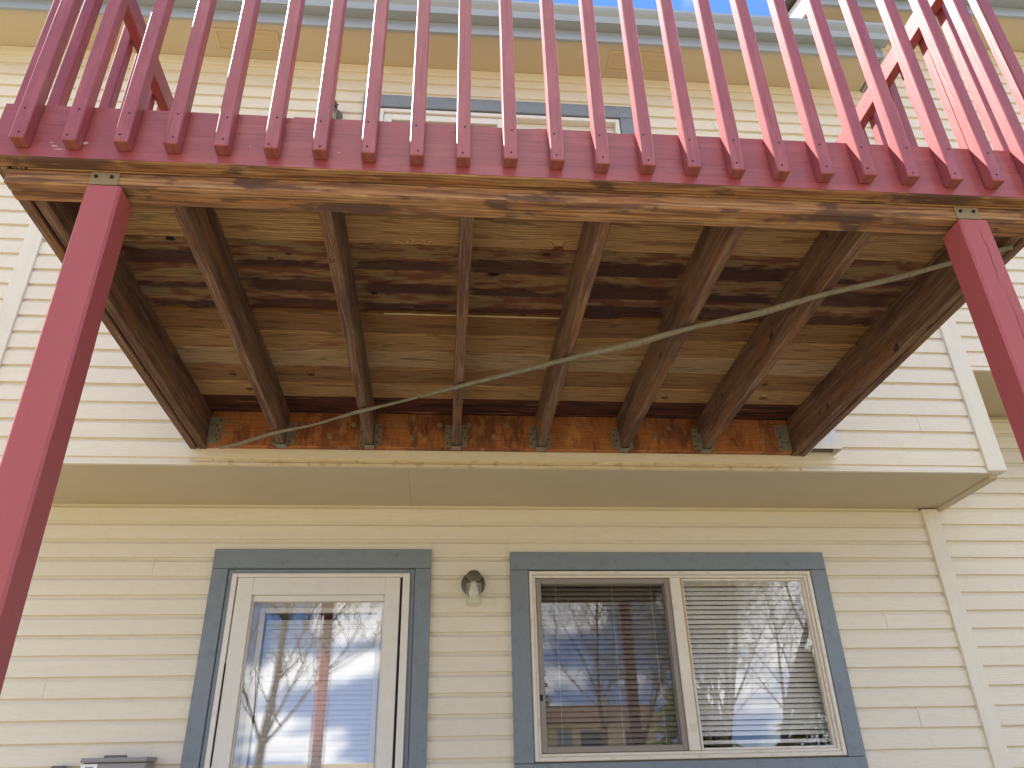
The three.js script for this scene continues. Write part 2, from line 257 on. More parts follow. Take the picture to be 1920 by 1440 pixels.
// one course of dutch-lap siding: flat face, cove at the top, a thin butt that laps the course below
function lap(x0, x1, y, e, z, vo) {
  const f = z, b = z - 0.018;
  return prism([[b, y], [f, y], [f - 0.0006, y + e * 0.74], [f - 0.005, y + e * 0.80], [f - 0.0105, y + e * 0.88], [f - 0.013, y + e * 0.965], [f - 0.013, y + e + 0.004], [b, y + e + 0.004]], x0, x1, TL, TW, R(), vo ?? R());
}
function sideWall(parent, x0, x1, y0, y1, e, z, holes, seams = []) {
  let n = Math.round((y1 - y0) / e);
  for (let i = 0; i < n; i++) {
    const y = y0 + i * e; let runs = [[x0, x1]];
    for (const [hx0, hx1, hy0, hy1] of holes) if (y + e > hy0 + 0.004 && y < hy1 - 0.004) runs = runs.flatMap(([a, b]) => [[a, Math.min(b, hx0)], [Math.max(a, hx1), b]].filter(([p, q]) => q - p > 0.02));
    for (const [hx0, hx1, hy0, hy1] of holes) if (y + 0.004 < hy1 && y + e > hy1 + 0.006) {
      const f = z, b = z - 0.016, pr = [[f, hy1 - 0.002], ...[[f - 0.0006, 0.74], [f - 0.004, 0.80], [f - 0.0085, 0.88], [f - 0.0105, 0.965]].map(([q, k]) => [q, y + e * k]).filter((p) => p[1] > hy1), [f - 0.0105, y + e + 0.004], [b, y + e + 0.004], [b, hy1 - 0.002]];
      if (hx0 > x0 && hx1 < x1) mesh('siding_board', prism(pr, hx0 + 0.0005, hx1 - 0.0005), M.siding, parent);
    }
    for (const [a, b] of runs) {
      const cut = seams.filter(([sx, sy]) => Math.abs(sy - y) < e * 0.5 && sx > a + 0.1 && sx < b - 0.1).map((s) => s[0]); const xs = [a, ...cut, b];
      for (let k = 0; k + 1 < xs.length; k++) mesh('siding_board', lap(xs[k] + (k ? 0.0015 : 0), xs[k + 1], y + rr(-0.001, 0.001), e, z + rr(-0.0012, 0.0012)), M.siding, parent);
    }
  }
}
// sheathing with openings
function sheath(x0, x1, y0, y1, zf, t, holes) {
  const s = new THREE.Shape([new THREE.Vector2(x0, y0), new THREE.Vector2(x1, y0), new THREE.Vector2(x1, y1), new THREE.Vector2(x0, y1)]);
  for (const [a, b, c, d] of holes) s.holes.push(new THREE.Path([new THREE.Vector2(a, c), new THREE.Vector2(a, d), new THREE.Vector2(b, d), new THREE.Vector2(b, c)]));
  const g = new THREE.ExtrudeGeometry(s, { depth: t, bevelEnabled: false }); g.translate(0, 0, zf - t); return g;
}
const house = thing('townhouse', 'cream lap-sided townhouse carrying the red balcony deck, with blue-grey trimmed door and window', 'house');
const DOOR = { x0: -1.326, x1: -0.232, y1: 2.275 }, WIN = { x0: 0.175, x1: 1.873, y0: 1.165, y1: 2.261 }, PAT = { x0: -0.715, x1: 0.983, y1: 4.998 };
const XL = -5.2, XR = 2.664;
{
  const lowHoles = [[-1.222, -0.338, 0.09, 2.168], [0.272, 1.781, 1.27, 2.16]], upHoles = [[-0.616, 0.882, 2.83, 4.89]];
  const lw = mesh('wall', sheath(XL, 2.555, 0, 2.515, -0.018, 0.14, lowHoles), M.interior, house);
  sideWall(lw, XL, 2.512, 2.428 - 26 * 0.0945, 2.428 + 0.0945, 0.0945, 0, [[DOOR.x0, DOOR.x1, -1, DOOR.y1], [WIN.x0, WIN.x1, WIN.y0, WIN.y1]], [[1.475, 2.428], [1.478, 2.333], [1.474, 2.239], [-2.3, 1.95], [2.15, 1.862], [-1.62, 2.144], [-0.86, 2.428], [0.62, 2.333], [2.2, 1.39], [-2.0, 1.58]]);
  const uw = mesh('wall', sheath(XL, XR - 0.01, 2.54, 5.3, A - 0.018, 0.14, upHoles), M.interior, house);
  for (const [a, b] of [[XL, -2.414], [-2.325, 2.568]]) {
    sideWall(uw, a, b, 2.56, 5.2, 0.0956, A, [[PAT.x0, PAT.x1, 2.82, PAT.y1]], [[2.1, 3.04], [-1.9, 3.52], [1.2, 2.66], [2.28, 2.75], [-2.0, 2.847], [-1.7, 2.66], [-3.0, 3.71], [1.5, 4.85], [-1.3, 4.66]]);
  }
  // the starter strip below the ledger, stained by what drips off the deck
  mesh('starter_strip', prism([[A - 0.016, 2.522], [A + 0.001, 2.522], [A + 0.0012, 2.534], [A - 0.004, 2.542], [A - 0.009, 2.563], [A - 0.016, 2.563]], XL, -1.36), M.siding, uw);
  mesh('starter_strip', prism([[A - 0.016, 2.522], [A + 0.001, 2.522], [A + 0.0012, 2.534], [A - 0.004, 2.542], [A - 0.009, 2.563], [A - 0.016, 2.563]], -1.36, 1.6), M.sidingGrimy, uw);
  mesh('starter_strip', prism([[A - 0.016, 2.522], [A + 0.001, 2.522], [A + 0.0012, 2.534], [A - 0.004, 2.542], [A - 0.009, 2.563], [A - 0.016, 2.563]], 1.6, 2.568), M.siding, uw);
  // corner and seam boards
  const cb = { axis: 'y', c: 0.003 };
  mesh('corner_board', board([2.568, 2.528, A - 0.05], [2.671, 5.25, A + 0.014], cb), M.cornerBoard, house);
  mesh('seam_board', board([-2.414, 2.536, A - 0.02], [-2.325, 5.2, A + 0.012], cb), M.cornerBoard, house);
  mesh('corner_board', board([2.512, 0, -0.016], [2.604, 2.512, 0.016], cb), M.cornerBoard, house);
  mesh('frieze_board', board([XL, 5.2, A - 0.01], [2.565, 5.262, A + 0.017], { c: 0.003 }), M.siding, house);
  // soffit under the overhanging storey
  const xs = [XL, -2.72, -0.347, 1.952, 2.606];
  for (let i = 0; i < 4; i++) mesh('soffit_panel', board([xs[i] + 0.0005, 2.522, -0.016], [xs[i + 1] - 0.0005, 2.534, A - 0.019], { c: 0.0005, tl: 1.2, tw: 1.2 }), M.soffit, house);
  mesh('soffit_edge_trim', board([2.609, 2.512, 0.0], [2.66, 2.536, A - 0.052], { axis: 'z', c: 0.003 }), M.soffit, house);
  // eave
  const es = [XL, -3.1, -0.66, 1.78, 2.56];
  const eave = part('eave', house);
  for (let i = 0; i < 4; i++) mesh('soffit_panel', board([es[i] + 0.001, 5.263, A - 0.01], [es[i + 1] - 0.001, 5.275, 0.815], { c: 0.001, tl: 1.2, tw: 1.2 }), M.soffit, eave);
  mesh('fascia', board([XL, 5.247, 0.816], [2.565, 5.43, 0.836], { c: 0.002, tl: 1, tw: 1 }), M.gutter, eave);
  const gp = [[0.8375, 5.436], [0.8375, 5.332], [0.902, 5.332], [0.907, 5.352], [0.912, 5.376], [0.93, 5.398], [0.94, 5.418], [0.942, 5.436], [0.936, 5.438], [0.934, 5.42], [0.924, 5.402], [0.906, 5.378], [0.899, 5.338], [0.842, 5.338], [0.842, 5.436]];
  mesh('gutter', prism(gp, XL, 2.6, 1, 1), M.gutter, eave);
  mesh('gutter_end', prism([[0.8375, 5.436], [0.8375, 5.332], [0.902, 5.332], [0.907, 5.352], [0.912, 5.376], [0.93, 5.398], [0.94, 5.418], [0.942, 5.436]], 2.6, 2.603, 1, 1), M.gutter, eave);
  mesh('eave_return', board([2.566, 5.25, A - 0.12], [2.584, 5.437, 0.834], { axis: 'z', c: 0.002, tl: 1, tw: 1 }), M.gutter, eave);
  for (const [x0, x1] of [[-1.62, -1.235], [0.815, 1.235]]) {
    const v = part('soffit_vent', house), z0 = 0.605, z1 = 0.765, y = 5.2615, xm = (x0 + x1) / 2;
    mesh('vent_frame', join([bx([x0, y - 0.006, z0], [x1, y, z0 + 0.018]), bx([x0, y - 0.006, z1 - 0.018], [x1, y, z1]), bx([x0, y - 0.0055, z0 + 0.018], [x0 + 0.02, y, z1 - 0.018]), bx([x1 - 0.02, y - 0.0055, z0 + 0.018], [x1, y, z1 - 0.018]), bx([xm - 0.012, y - 0.0055, z0 + 0.018], [xm + 0.012, y, z1 - 0.018])]), M.vent, v);
    for (const [a, b] of [[x0 + 0.02, xm - 0.012], [xm + 0.012, x1 - 0.02]]) { const ls = []; for (let k = 0; k < 13; k++) { const z = z0 + 0.021 + k * 0.0092; ls.push(prism([[z, y - 0.0005], [z + 0.001, y - 0.0028], [z + 0.0085, y - 0.0018], [z + 0.0088, y - 0.0005]], a, b)); } mesh('louvers', join(ls), M.vent, v); }
  }
  // roof, back, sides, floors: a closed body so that daylight comes in at the openings only
  const pitch = 0.36, zr = -4.4, yr = 5.45 + (0.9 - zr) * pitch;
  const roof = part('roof', house);
  mesh('roof_slope', prism([[0.905, 5.436], [0.9, 5.46], [zr, yr + 0.03], [zr, yr - 0.12], [0.84, 5.38 + 0.05]], XL, 2.66, 2, 2), M.shingle, roof);
  mesh('roof_slope', prism([[zr - 0.002, yr + 0.03], [-9.6, 5.48], [-9.6, 5.38], [zr - 0.002, yr - 0.12]], XL, 2.66, 2, 2), M.shingle, roof);
  mesh('gable_wall', prism([[A - 0.16, 5.302], [zr, yr - 0.13], [-9, 5.302]], XL, XL + 0.12), M.siding, house);
  mesh('gable_wall', prism([[A - 0.16, 5.302], [zr, yr - 0.13], [-9, 5.302]], 2.5, 2.62), M.siding, house);
  mesh('back_wall', bx([XL, 0, -9], [2.555, 5.3, -8.86]), M.siding, house);
  mesh('side_wall', bx([XL, 0.002, -8.858], [XL + 0.12, 5.298, -0.16]), M.siding, house);
  mesh('party_wall', bx([2.43, 0.002, -8.858], [2.552, 5.298, -0.16]), M.interior, house);
  mesh('floor', bx([XL + 0.122, 0.0, -8.85], [2.428, 0.08, -0.16]), M.carpet, house);
  mesh('upper_floor', bx([XL + 0.005, 2.537, -8.85], [2.55, 2.8, A - 0.16]), M.interior, house);
  mesh('attic_floor', bx([XL + 0.005, 5.303, -8.85], [2.49, 5.36, A - 0.02]), M.interior, house);
  mesh('room_wall', bx([XL + 0.122, 0.081, -3.6], [2.428, 2.535, -3.5]), M.interior, house);
  mesh('room_wall', bx([XL + 0.122, 2.801, -3.6], [2.428, 5.3, -3.5]), M.interior, house);
  mesh('side_wall', bx([XL + 0.005, 2.801, -0.158], [XL + 0.12, 5.298, A - 0.16]), M.siding, house);
  mesh('party_wall', bx([2.43, 2.801, -0.158], [2.552, 5.298, A - 0.16]), M.interior, house);
}
// blinds, window and doors: parts of the house
function slats(parent, x0, x1, y0, y1, z, pitch, tilt, mat, w = 0.025) {
  const n = Math.floor((y1 - y0) / pitch), c = Math.cos(tilt) * w / 2, s = Math.sin(tilt) * w / 2;
  for (let i = 0; i < n; i++) { const y = y1 - 0.012 - i * pitch + rr(-0.0008, 0.0008), d = rr(-0.0012, 0.0012); mesh('slat', prism([[z - c, y + s + d], [z, y + 0.0016], [z + c, y - s], [z + c, y - s - 0.0008], [z, y + 0.0008], [z - c, y + s + d - 0.0008]], x0, x1), mat, parent); }
}
function frame(name, x0, x1, y0, y1, z0, z1, w, mat, parent, wb = w, wt = w, wr = w) {
  const o = { c: 0.0025, tl: 1, tw: 1 };
  mesh(name, join([board([x0, y0, z0], [x0 + w, y1, z1], o), board([x1 - wr, y0, z0], [x1, y1, z1], o), board([x0 + w, y1 - wt, z0], [x1 - wr, y1, z1 - 0.0004], o), board([x0 + w, y0, z0], [x1 - wr, y0 + wb, z1 - 0.0004], o)]), mat, parent);
}
const pane = (x0, x1, y0, y1, z, parent) => { const g = new THREE.PlaneGeometry(x1 - x0, y1 - y0); g.translate((x0 + x1) / 2, (y0 + y1) / 2, z); return mesh('pane', g, M.glass, parent); };
const tb = { c: 0.003, tl: 1, tw: 1 };
{
  // sliding window
  const w = part('window', house);
  mesh('trim_board', board([WIN.x0, 2.168, -0.012], [WIN.x1, WIN.y1, 0.022], tb), M.trim, w);
  mesh('trim_board', board([WIN.x0, WIN.y0, -0.012], [WIN.x1, 1.262, 0.022], tb), M.trim, w);
  mesh('trim_board', board([WIN.x0, 1.2635, -0.012], [0.268, 2.1665, 0.0215], { ...tb, axis: 'y' }), M.trim, w);
  mesh('trim_board', board([1.785, 1.2635, -0.012], [WIN.x1, 2.1665, 0.0215], { ...tb, axis: 'y' }), M.trim, w);
  frame('frame', 0.2715, 1.7815, 1.2695, 2.1615, -0.07, 0.019, 0.019, M.oldWhite, w);
  frame('frame', 0.291, 1.762, 1.289, 2.142, -0.068, 0.008, 0.014, M.oldWhite, w);
  mesh('mullion', board([1.013, 1.3035, -0.06], [1.068, 2.1275, 0.014], { axis: 'y', c: 0.003, tl: 1, tw: 1 }), M.oldWhite, w);
  mesh('peeling_strip', board([1.0685, 1.66, -0.03], [1.077, 2.126, 0.011], { axis: 'y', c: 0.002, tl: 0.5, tw: 0.5, wob: (x, y) => [x > 1.075 ? 0.003 * Math.sin(y * 61) * Math.sin(y * 23) : 0, 0, 0] }), std({ map: T.oldWhite, color: 0xd8bc98, roughness: 0.9 }), w);
  // insect screen in front of the opening sash
  frame('screen_frame', 0.3065, 1.0115, 1.305, 2.1255, -0.012, 0.003, 0.027, M.screenFrame, w);
  { const g = new THREE.PlaneGeometry(0.652, 0.768); g.translate(0.659, 1.7155, -0.006); mesh('insect_screen', g, M.mesh, w); }
  mesh('screen_latch', bx([0.3085, 1.535, 0.0032], [0.3205, 1.563, 0.009]), M.gasket, w);
  mesh('window_latch', bx([0.2735, 1.60, 0.0192], [0.2895, 1.63, 0.026]), M.oldWhite, w);
  frame('sash', 0.306, 1.012, 1.304, 2.127, -0.045, -0.02, 0.03, M.screenFrame, w);
  pane(0.335, 0.983, 1.333, 2.098, -0.032, w);
  frame('sash', 1.0765, 1.7475, 1.304, 2.127, -0.042, -0.004, 0.012, M.oldWhite, w);
  pane(1.088, 1.736, 1.315, 2.116, -0.016, w);
  slats(w, 0.312, 1.03, 1.32, 2.13, -0.095, 0.0245, 0.85, M.blind);
  slats(w, 1.042, 1.758, 1.36, 2.13, -0.095, 0.0245, 1.0, M.blindWhite);
  mesh('bottom_rail', bx([1.042, 1.335, -0.107], [1.758, 1.352, -0.083]), M.blindWhite, w);
  mesh('head_rail', bx([0.305, 2.1275, -0.112], [1.765, 2.15, -0.078]), M.blindWhite, w);
  for (const x of [0.42, 0.72, 0.93, 1.15, 1.64]) mesh('lift_cord', bx([x - 0.001, 1.33, -0.0815], [x + 0.001, 2.127, -0.0798], { c: 0.0003 }), M.blindWhite, w);

  // storm door and the house door behind it
  const d = part('door', house);
  mesh('trim_board', board([DOOR.x0, 2.176, -0.012], [DOOR.x1, DOOR.y1, 0.022], tb), M.trim, d);
  mesh('trim_board', board([DOOR.x0, 0.04, -0.012], [-1.246, 2.1745, 0.0215], { ...tb, axis: 'y' }), M.trim, d);
  mesh('trim_board', board([-0.312, 0.04, -0.012], [DOOR.x1, 2.1745, 0.0215], { ...tb, axis: 'y' }), M.trim, d);
  frame('brick_mould', -1.2445, -0.3135, 0.04, 2.1735, -0.06, 0.012, 0.023, M.trim, d, 0.02);
  frame('storm_frame', -1.2205, -0.3375, 0.0605, 2.1495, -0.055, 0.026, 0.025, M.white, d, 0.02, 0.02, 0.036);
  mesh('hinge_rail', join([0.3, 0.9, 1.5].map((y) => board([-1.1945, y - 0.22, 0.004], [-1.1915, y + 0.22, 0.029], { axis: 'y', c: 0.001 }))), M.gasket, d);
  mesh('weather_strip', board([-0.3845, 0.1, -0.05], [-0.3755, 2.128, 0.02], { axis: 'y', c: 0.001 }), M.gasket, d);
  frame('storm_door', -1.190, -0.386, 0.085, 2.1285, -0.03, 0.024, 0.078, M.white, d, 0.2, 0.086, 0.073);
  frame('glass_insert', -1.1118, -0.4592, 0.287, 2.0423, -0.022, 0.012, 0.006, M.white, d, 0.02, 0.03);
  pane(-1.106, -0.465, 0.307, 2.012, -0.006, d);
  const dx0 = -1.2, dx1 = -0.36;
  frame('inner_door', dx0, dx1, 0.085, 2.13, -0.12, -0.08, 0.135, M.white, d, 0.25, 0.15);
  frame('lite_frame', -1.085, -0.475, 0.315, 2.0, -0.0795, -0.066, 0.026, M.white, d);
  pane(-1.066, -0.494, 0.334, 1.981, -0.098, d);
  slats(d, -1.06, -0.5, 0.34, 1.955, -0.145, 0.0225, 1.15, M.blindWhite);
  mesh('threshold', bx([-1.24, 0.0, -0.14], [-0.32, 0.058, 0.06]), M.zinc, d);

  // sliding patio door onto the deck
  const p = part('patio_door', house), z = A;
  mesh('trim_board', board([PAT.x0, 4.897, z - 0.012], [PAT.x1, PAT.y1, z + 0.022], tb), M.trim, p);
  mesh('trim_board', board([PAT.x0, 2.82, z - 0.012], [-0.62, 4.8955, z + 0.0215], { ...tb, axis: 'y' }), M.trim, p);
  mesh('trim_board', board([0.887, 2.82, z - 0.012], [PAT.x1, 4.8955, z + 0.0215], { ...tb, axis: 'y' }), M.trim, p);
  frame('frame', -0.616, 0.883, 2.83, 4.8905, z - 0.07, z + 0.012, 0.028, M.white, p);
  frame('sash', -0.587, 0.16, 2.86, 4.861, z - 0.03, z - 0.002, 0.05, M.white, p);
  frame('sash', 0.11, 0.854, 2.86, 4.861, z - 0.062, z - 0.034, 0.05, M.white, p);
  pane(-0.54, 0.113, 2.908, 4.813, z - 0.016, p); pane(0.158, 0.806, 2.908, 4.813, z - 0.048, p);
  slats(p, -0.56, 0.1, 4.2, 4.83, z - 0.11, 0.0235, -1.0, M.blind);
  mesh('roller_blind', bx([0.14, 3.0, z - 0.105], [0.83, 4.84, z - 0.1], { c: 0.001 }), M.blindWhite, p);
}

// neighbouring unit, one step up the slope
{
  const h = thing('townhouse', 'neighbouring cream townhouse unit stepped up beyond the deck, with its own higher eave', 'house');
  const lw = mesh('wall', bx([2.56, 0, -0.16], [7, 3.119, -0.018]), M.interior, h);
  sideWall(lw, 2.604, 7, 2.428 - 26 * 0.0945 + 0.002, 3.1, 0.0945, 0.001, []);
  const uw = mesh('wall', bx([2.676, 3.14, A - 0.16], [7, 5.8, A - 0.018]), M.interior, h);
  sideWall(uw, 2.672, 7, 3.15, 5.72, 0.0956, A, []);
  mesh('starter_strip', prism([[A - 0.016, 3.122], [A + 0.001, 3.122], [A + 0.001, 3.134], [A - 0.009, 3.153], [A - 0.016, 3.153]], 2.672, 7), M.siding, uw);
  for (const [a, b] of [[2.674, 4.6], [4.602, 7]]) mesh('soffit_panel', board([a, 3.121, -0.165], [b, 3.137, A - 0.019], { c: 0.001, tl: 1.2, tw: 1.2 }), M.soffit, h);
  mesh('side_wall', bx([2.55, 0.002, -9], [2.556, 5.3, -0.165], { c: 0.001 }), M.siding, h);
  mesh('side_wall', bx([2.68, 5.2, -8.9], [2.78, 5.8, A - 0.165]), M.siding, h);
  mesh('frieze_board', board([2.672, 5.705, A - 0.01], [7, 5.758, A + 0.017]), M.siding, h);
  const e = part('eave', h);
  mesh('soffit_panel', board([2.242, 5.762, 0.1], [7, 5.774, 0.815], { c: 0.001, tl: 1.2, tw: 1.2 }), M.soffit, e);
  mesh('fascia', board([2.214, 5.747, 0.816], [7, 5.93, 0.836], { c: 0.002, tl: 1, tw: 1 }), M.gutter, e);
  const gp = [[0.8375, 5.932], [0.8375, 5.832], [0.902, 5.832], [0.912, 5.876], [0.93, 5.898], [0.942, 5.932], [0.936, 5.932], [0.924, 5.902], [0.899, 5.838], [0.842, 5.838], [0.842, 5.932]];
  mesh('gutter', prism(gp, 2.2, 7, 1, 1), M.gutter, e);
  const pitch = 0.36;
  mesh('rake_board', prism([[0.836, 5.75], [0.836, 5.93], [-4.4, 5.93 + 5.236 * pitch], [-4.4, 5.75 + 5.236 * pitch]], 2.212, 2.24, 1, 1), M.white, e);
  mesh('roof_slope', prism([[0.92, 5.934], [0.91, 5.96], [-4.4, 5.96 + 5.31 * pitch], [-4.4, 5.88 + 5.31 * pitch]], 2.15, 7, 2, 2), M.shingle, e);
  mesh('roof_slope', prism([[-4.402, 5.96 + 5.31 * pitch], [-9.6, 5.98], [-9.6, 5.9], [-4.402, 5.88 + 5.31 * pitch]], 2.15, 7, 2, 2), M.shingle, e);
  mesh('gable_wall', prism([[A - 0.17, 5.79], [-4.4, 5.72 + 5.2 * pitch], [-9, 5.79]], 2.69, 2.79), M.siding, h);
}

// ------------------------------------------------------------------ the deck
const YJ = 2.599, YD = 2.783, ZB = 2.303, ZR = 2.418, deck = thing('balcony_deck', 'raised wooden balcony deck on two red posts, stained brown underneath with red railing', 'deck');
{
  const lz = A + 0.003;
  mesh('ledger_board', board([-1.283, YJ + 0.004, lz], [1.546, YD - 0.001, lz + 0.038], { c: 0.003 }), M.ledger, deck);
  // joists
  const jx = (i) => -0.9536 + i * 0.4064;
  for (let i = 0; i < 6; i++) { const x = jx(i), s = [0.004, -0.003, 0, 0.003, -0.002, 0.004][i];
    mesh('joist', board([x, YJ + rr(-0.002, 0.003), lz + 0.041], [x + 0.038, YD - 0.0015, ZB - 0.001], { axis: 'z', c: 0.004, wob: (X, Y, Z) => [s * Math.sin((Z - 0.57) * 1.8), 0, 0] }), M.joist, deck); }
  mesh('rim_joist', board([-1.322, YJ, lz], [-1.285, YD - 0.0015, ZB + 0.076], { axis: 'z', c: 0.003 }), M.joist, deck);
  mesh('rim_joist', board([1.548, YJ, lz], [1.585, YD - 0.0015, ZB + 0.076], { axis: 'z', c: 0.003 }), M.joist, deck);
  mesh('side_fascia', board([-1.363, YJ - 0.002, lz + 0.002], [-1.3285, YD - 0.0015, ZR - 0.039], { axis: 'z', c: 0.004 }), M.joist, deck);
  mesh('side_fascia', board([1.5905, YJ - 0.002, lz + 0.002], [1.623, YD - 0.0015, ZR - 0.039], { axis: 'z', c: 0.004 }), M.joist, deck);
  // beam of two plies, lower edge showing below the rim board
  const ply = (z0, z1) => join([board([-1.329, 2.549, z0], [1.59, 2.5968, z1], { c: 0.005 }), board([-1.282, 2.5972, z0], [1.5465, 2.734, z1], { c: 0.002 })]);
  mesh('beam_ply', ply(2.342, 2.379), M.beam, deck);
  mesh('beam_ply', ply(2.304, 2.3405), M.beam, deck);
  // rim board: painted face, bare wood below
  const rim = board([-1.363, YJ, 2.3805], [1.623, YD + 0.003, ZR], { c: 0.003 });
  mesh('rim_board', rim, M.beam, deck);
  {
    // the coat of paint on the face, its lower edge ragged where it stops over the bare underside
    const s = new THREE.Shape(); s.moveTo(-1.364, YD + 0.0035); s.lineTo(-1.364, YJ + 0.003);
    for (let i = 0; i <= 300; i++) { const x = -1.364 + i * (2.988 / 300); s.lineTo(x, YJ + 0.0035 + 0.006 * Math.max(0, fbm(x * 0.2 + 1, 0.3, 60, 3, 311, 3) - 0.58) * 5); }
    s.lineTo(1.624, YD + 0.0035);
    for (const [x, w, d] of [[1.02, 0.05, 0.003], [0.30, 0.12, 0.005], [-0.02, 0.2, 0.004], [-0.63, 0.05, 0.016], [-0.66, 0.02, 0.02]].sort((a, b) => b[0] - a[0])) { s.lineTo(x + w / 2, YD + 0.0035); s.lineTo(x + w * 0.3, YD + 0.003 - d * 0.6); s.lineTo(x + w * 0.1, YD + 0.003 - d); s.lineTo(x - w * 0.25, YD + 0.003 - d * 0.5); s.lineTo(x - w / 2, YD + 0.0035); }
    const g = new THREE.ExtrudeGeometry(s, { depth: 0.0012, bevelEnabled: false }); g.translate(0, 0, ZR + 0.0002);
    const uv = g.attributes.uv, p = g.attributes.position; for (let i = 0; i < uv.count; i++) uv.setXY(i, p.getX(i) / TL + 0.2, p.getY(i) / TW + 0.13);
    mesh('paint_coat', g, M.red, deck);
    // flakes where primer shows
    const flakes = []; const q = rng(99);
    for (const [x, y, w, h] of [[-1.17, 2.648, 0.045, 0.006], [-1.13, 2.655, 0.02, 0.012], [-1.205, 2.640, 0.02, 0.006], [-1.215, 2.652, 0.012, 0.004], [-0.79, 2.668, 0.012, 0.003], [-0.71, 2.67, 0.006, 0.003], [-0.51, 2.658, 0.02, 0.003], [-0.475, 2.66, 0.012, 0.005], [-0.385, 2.664, 0.005, 0.003], [-1.19, 2.63, 0.03, 0.004]]) {
      const f = new THREE.Shape(); const n = 10; for (let i = 0; i < n; i++) { const a = i / n * Math.PI * 2, k = 0.55 + 0.45 * q(); f[i ? 'lineTo' : 'moveTo'](x + Math.cos(a) * w * 0.5 * k, y + Math.sin(a) * h * 0.5 * k); }
      const fg = new THREE.ShapeGeometry(f); fg.translate(0, 0, ZR + 0.0022); flakes.push(fg);
    }
    mesh('bare_primer', join(flakes), std({ color: 0xc8ab98, roughness: 0.9 }), deck).userData.kind = 'stuff';
  }
  // decking, seen from below
  const kinds = ['wet', 'f', 'f', 'f', 'f', 'f', 'hollow', 'r', 'r', 'f', 'f', 'f', 'f'];
  mesh('decking_board', board([-1.355, YD, A + 0.005], [1.615, YD + 0.028, 0.589], { c: 0.003 }), M.wet, deck);
  kinds.forEach((k, i) => {
    const z0 = 0.5935 + i * 0.1425, z1 = Math.min(z0 + (i > 7 || i === 5 ? 0.1412 : 0.1345), 2.376), dy = rr(0, 0.004);
    if (k === 'hollow') {
      // rotted board: a sound top layer and an underside eaten away along its rear edge
      mesh('decking_board', board([-1.355, YD + 0.017, z0], [1.615, YD + 0.028, z1], { c: 0.002 }), M.wet, deck);
      const s = new THREE.Shape(); s.moveTo(-1.355, z1); const ed = (x) => { let e = 0.006 + 0.05 * Math.max(0, fbm(x * 0.21 + 2.2, 0.4, 50, 3, 331, 4) - 0.42) * 4; for (const [a, b, d] of [[0.06, 0.36, 0.058], [-0.48, -0.1, 0.036], [0.52, 0.83, 0.05], [-0.92, -0.6, 0.05]]) e = Math.max(e, d * ss(a - 0.02, a + 0.02, x) * ss(b + 0.03, b - 0.01, x)); return z0 + e; };
      for (let i2 = 0; i2 <= 240; i2++) { const x = -1.355 + i2 * 2.97 / 240; s.lineTo(x, ed(x)); } s.lineTo(1.615, z1);
      const g = new THREE.ExtrudeGeometry(s, { depth: 0.0165, bevelEnabled: false }); g.rotateX(Math.PI / 2); g.translate(0, YD + 0.0167, 0);
      const uv = g.attributes.uv, p = g.attributes.position; for (let j = 0; j < uv.count; j++) uv.setXY(j, (p.getX(j) + 1.355) / 2.97, (0.01 + 0.98 * Math.min(1, Math.max(0, (p.getZ(j) - z0) / 0.1385))) / 3);
      mesh('decking_board', g, M.rot, deck); return;
    }
    if (k === 'r') {
      const g = board([-1.355, YD, z0], [1.615, YD + 0.028, z1], { c: 0.004 }), uv = g.attributes.uv, p = g.attributes.position, b = i === 7 ? 1 : 2;
      for (let j = 0; j < uv.count; j++) uv.setXY(j, (p.getX(j) + 1.355) / 2.97, (b + 0.01 + 0.98 * Math.min(1, Math.max(0, (p.getZ(j) - z0) / 0.1385))) / 3);
      mesh('decking_board', g, M.rot, deck); return;
    }
    const m = k === 'wet' ? M.wet : M.fresh[[0, 2, 1, 0, 4, 3, 0, 0, 0, 2, 1, 0, 4][i]];
    mesh('decking_board', board([-1.355, YD + dy, z0], [1.615, YD + 0.028 - dy, z1], { c: i > 6 ? 0.003 : 0.006, vo: [0.1, 0.33, 0.62, 0.05, 0.8, 0.47, 0.2, 0.71, 0.15, 0.53, 0.9, 0.3, 0.66][i] }), m, deck);
  });
  // a torn pale splinter along the new board's edge
  { const s = new THREE.Shape(); s.moveTo(-0.42, 1.4445); for (let i = 0; i <= 40; i++) { const x = -0.42 + i * 0.028; s.lineTo(Math.min(x, 0.32), 1.4465 + 0.006 * fbm(x * 0.3 + 2, 0.2, 60, 3, 341, 3)); } s.lineTo(0.32, 1.4445);
    const g = new THREE.ExtrudeGeometry(s, { depth: 0.004, bevelEnabled: false }); g.rotateX(Math.PI / 2); g.translate(0, YD + 0.006, 0); mesh('splinter', g, std({ color: 0xd9c9a0, roughness: 0.9 }), deck); }
  // joist hangers: two nailed flanges and a seat
  const hanger = (x, left, right, low = YJ) => {
    const h = part('joist_hanger', deck), z = lz + 0.0385, w = 0.032, y0 = low + 0.012, y1 = low + 0.125, gs = [], ns = [];
    const fl = (a, b) => { gs.push(bx([a, y0, z], [b, y1, z + 0.0016], { c: 0.0006, tl: 0.5, tw: 0.5 })); for (let k = 0; k < 4; k++) ns.push(place(new THREE.CylinderGeometry(0.0035, 0.0038, 0.003, 8), (a + b) / 2 + (k % 2 ? 0.006 : -0.006), y0 + 0.016 + k * 0.027, z + 0.0028, Math.PI / 2)); };
    if (left) fl(x - 0.002 - left, x - 0.002); if (right) fl(x + 0.04, x + 0.04 + right);
    gs.push(bx([x - 0.004, low - 0.007, lz + 0.04], [x + 0.042, low - 0.0045, lz + 0.085], { tl: 0.5, tw: 0.5 }));
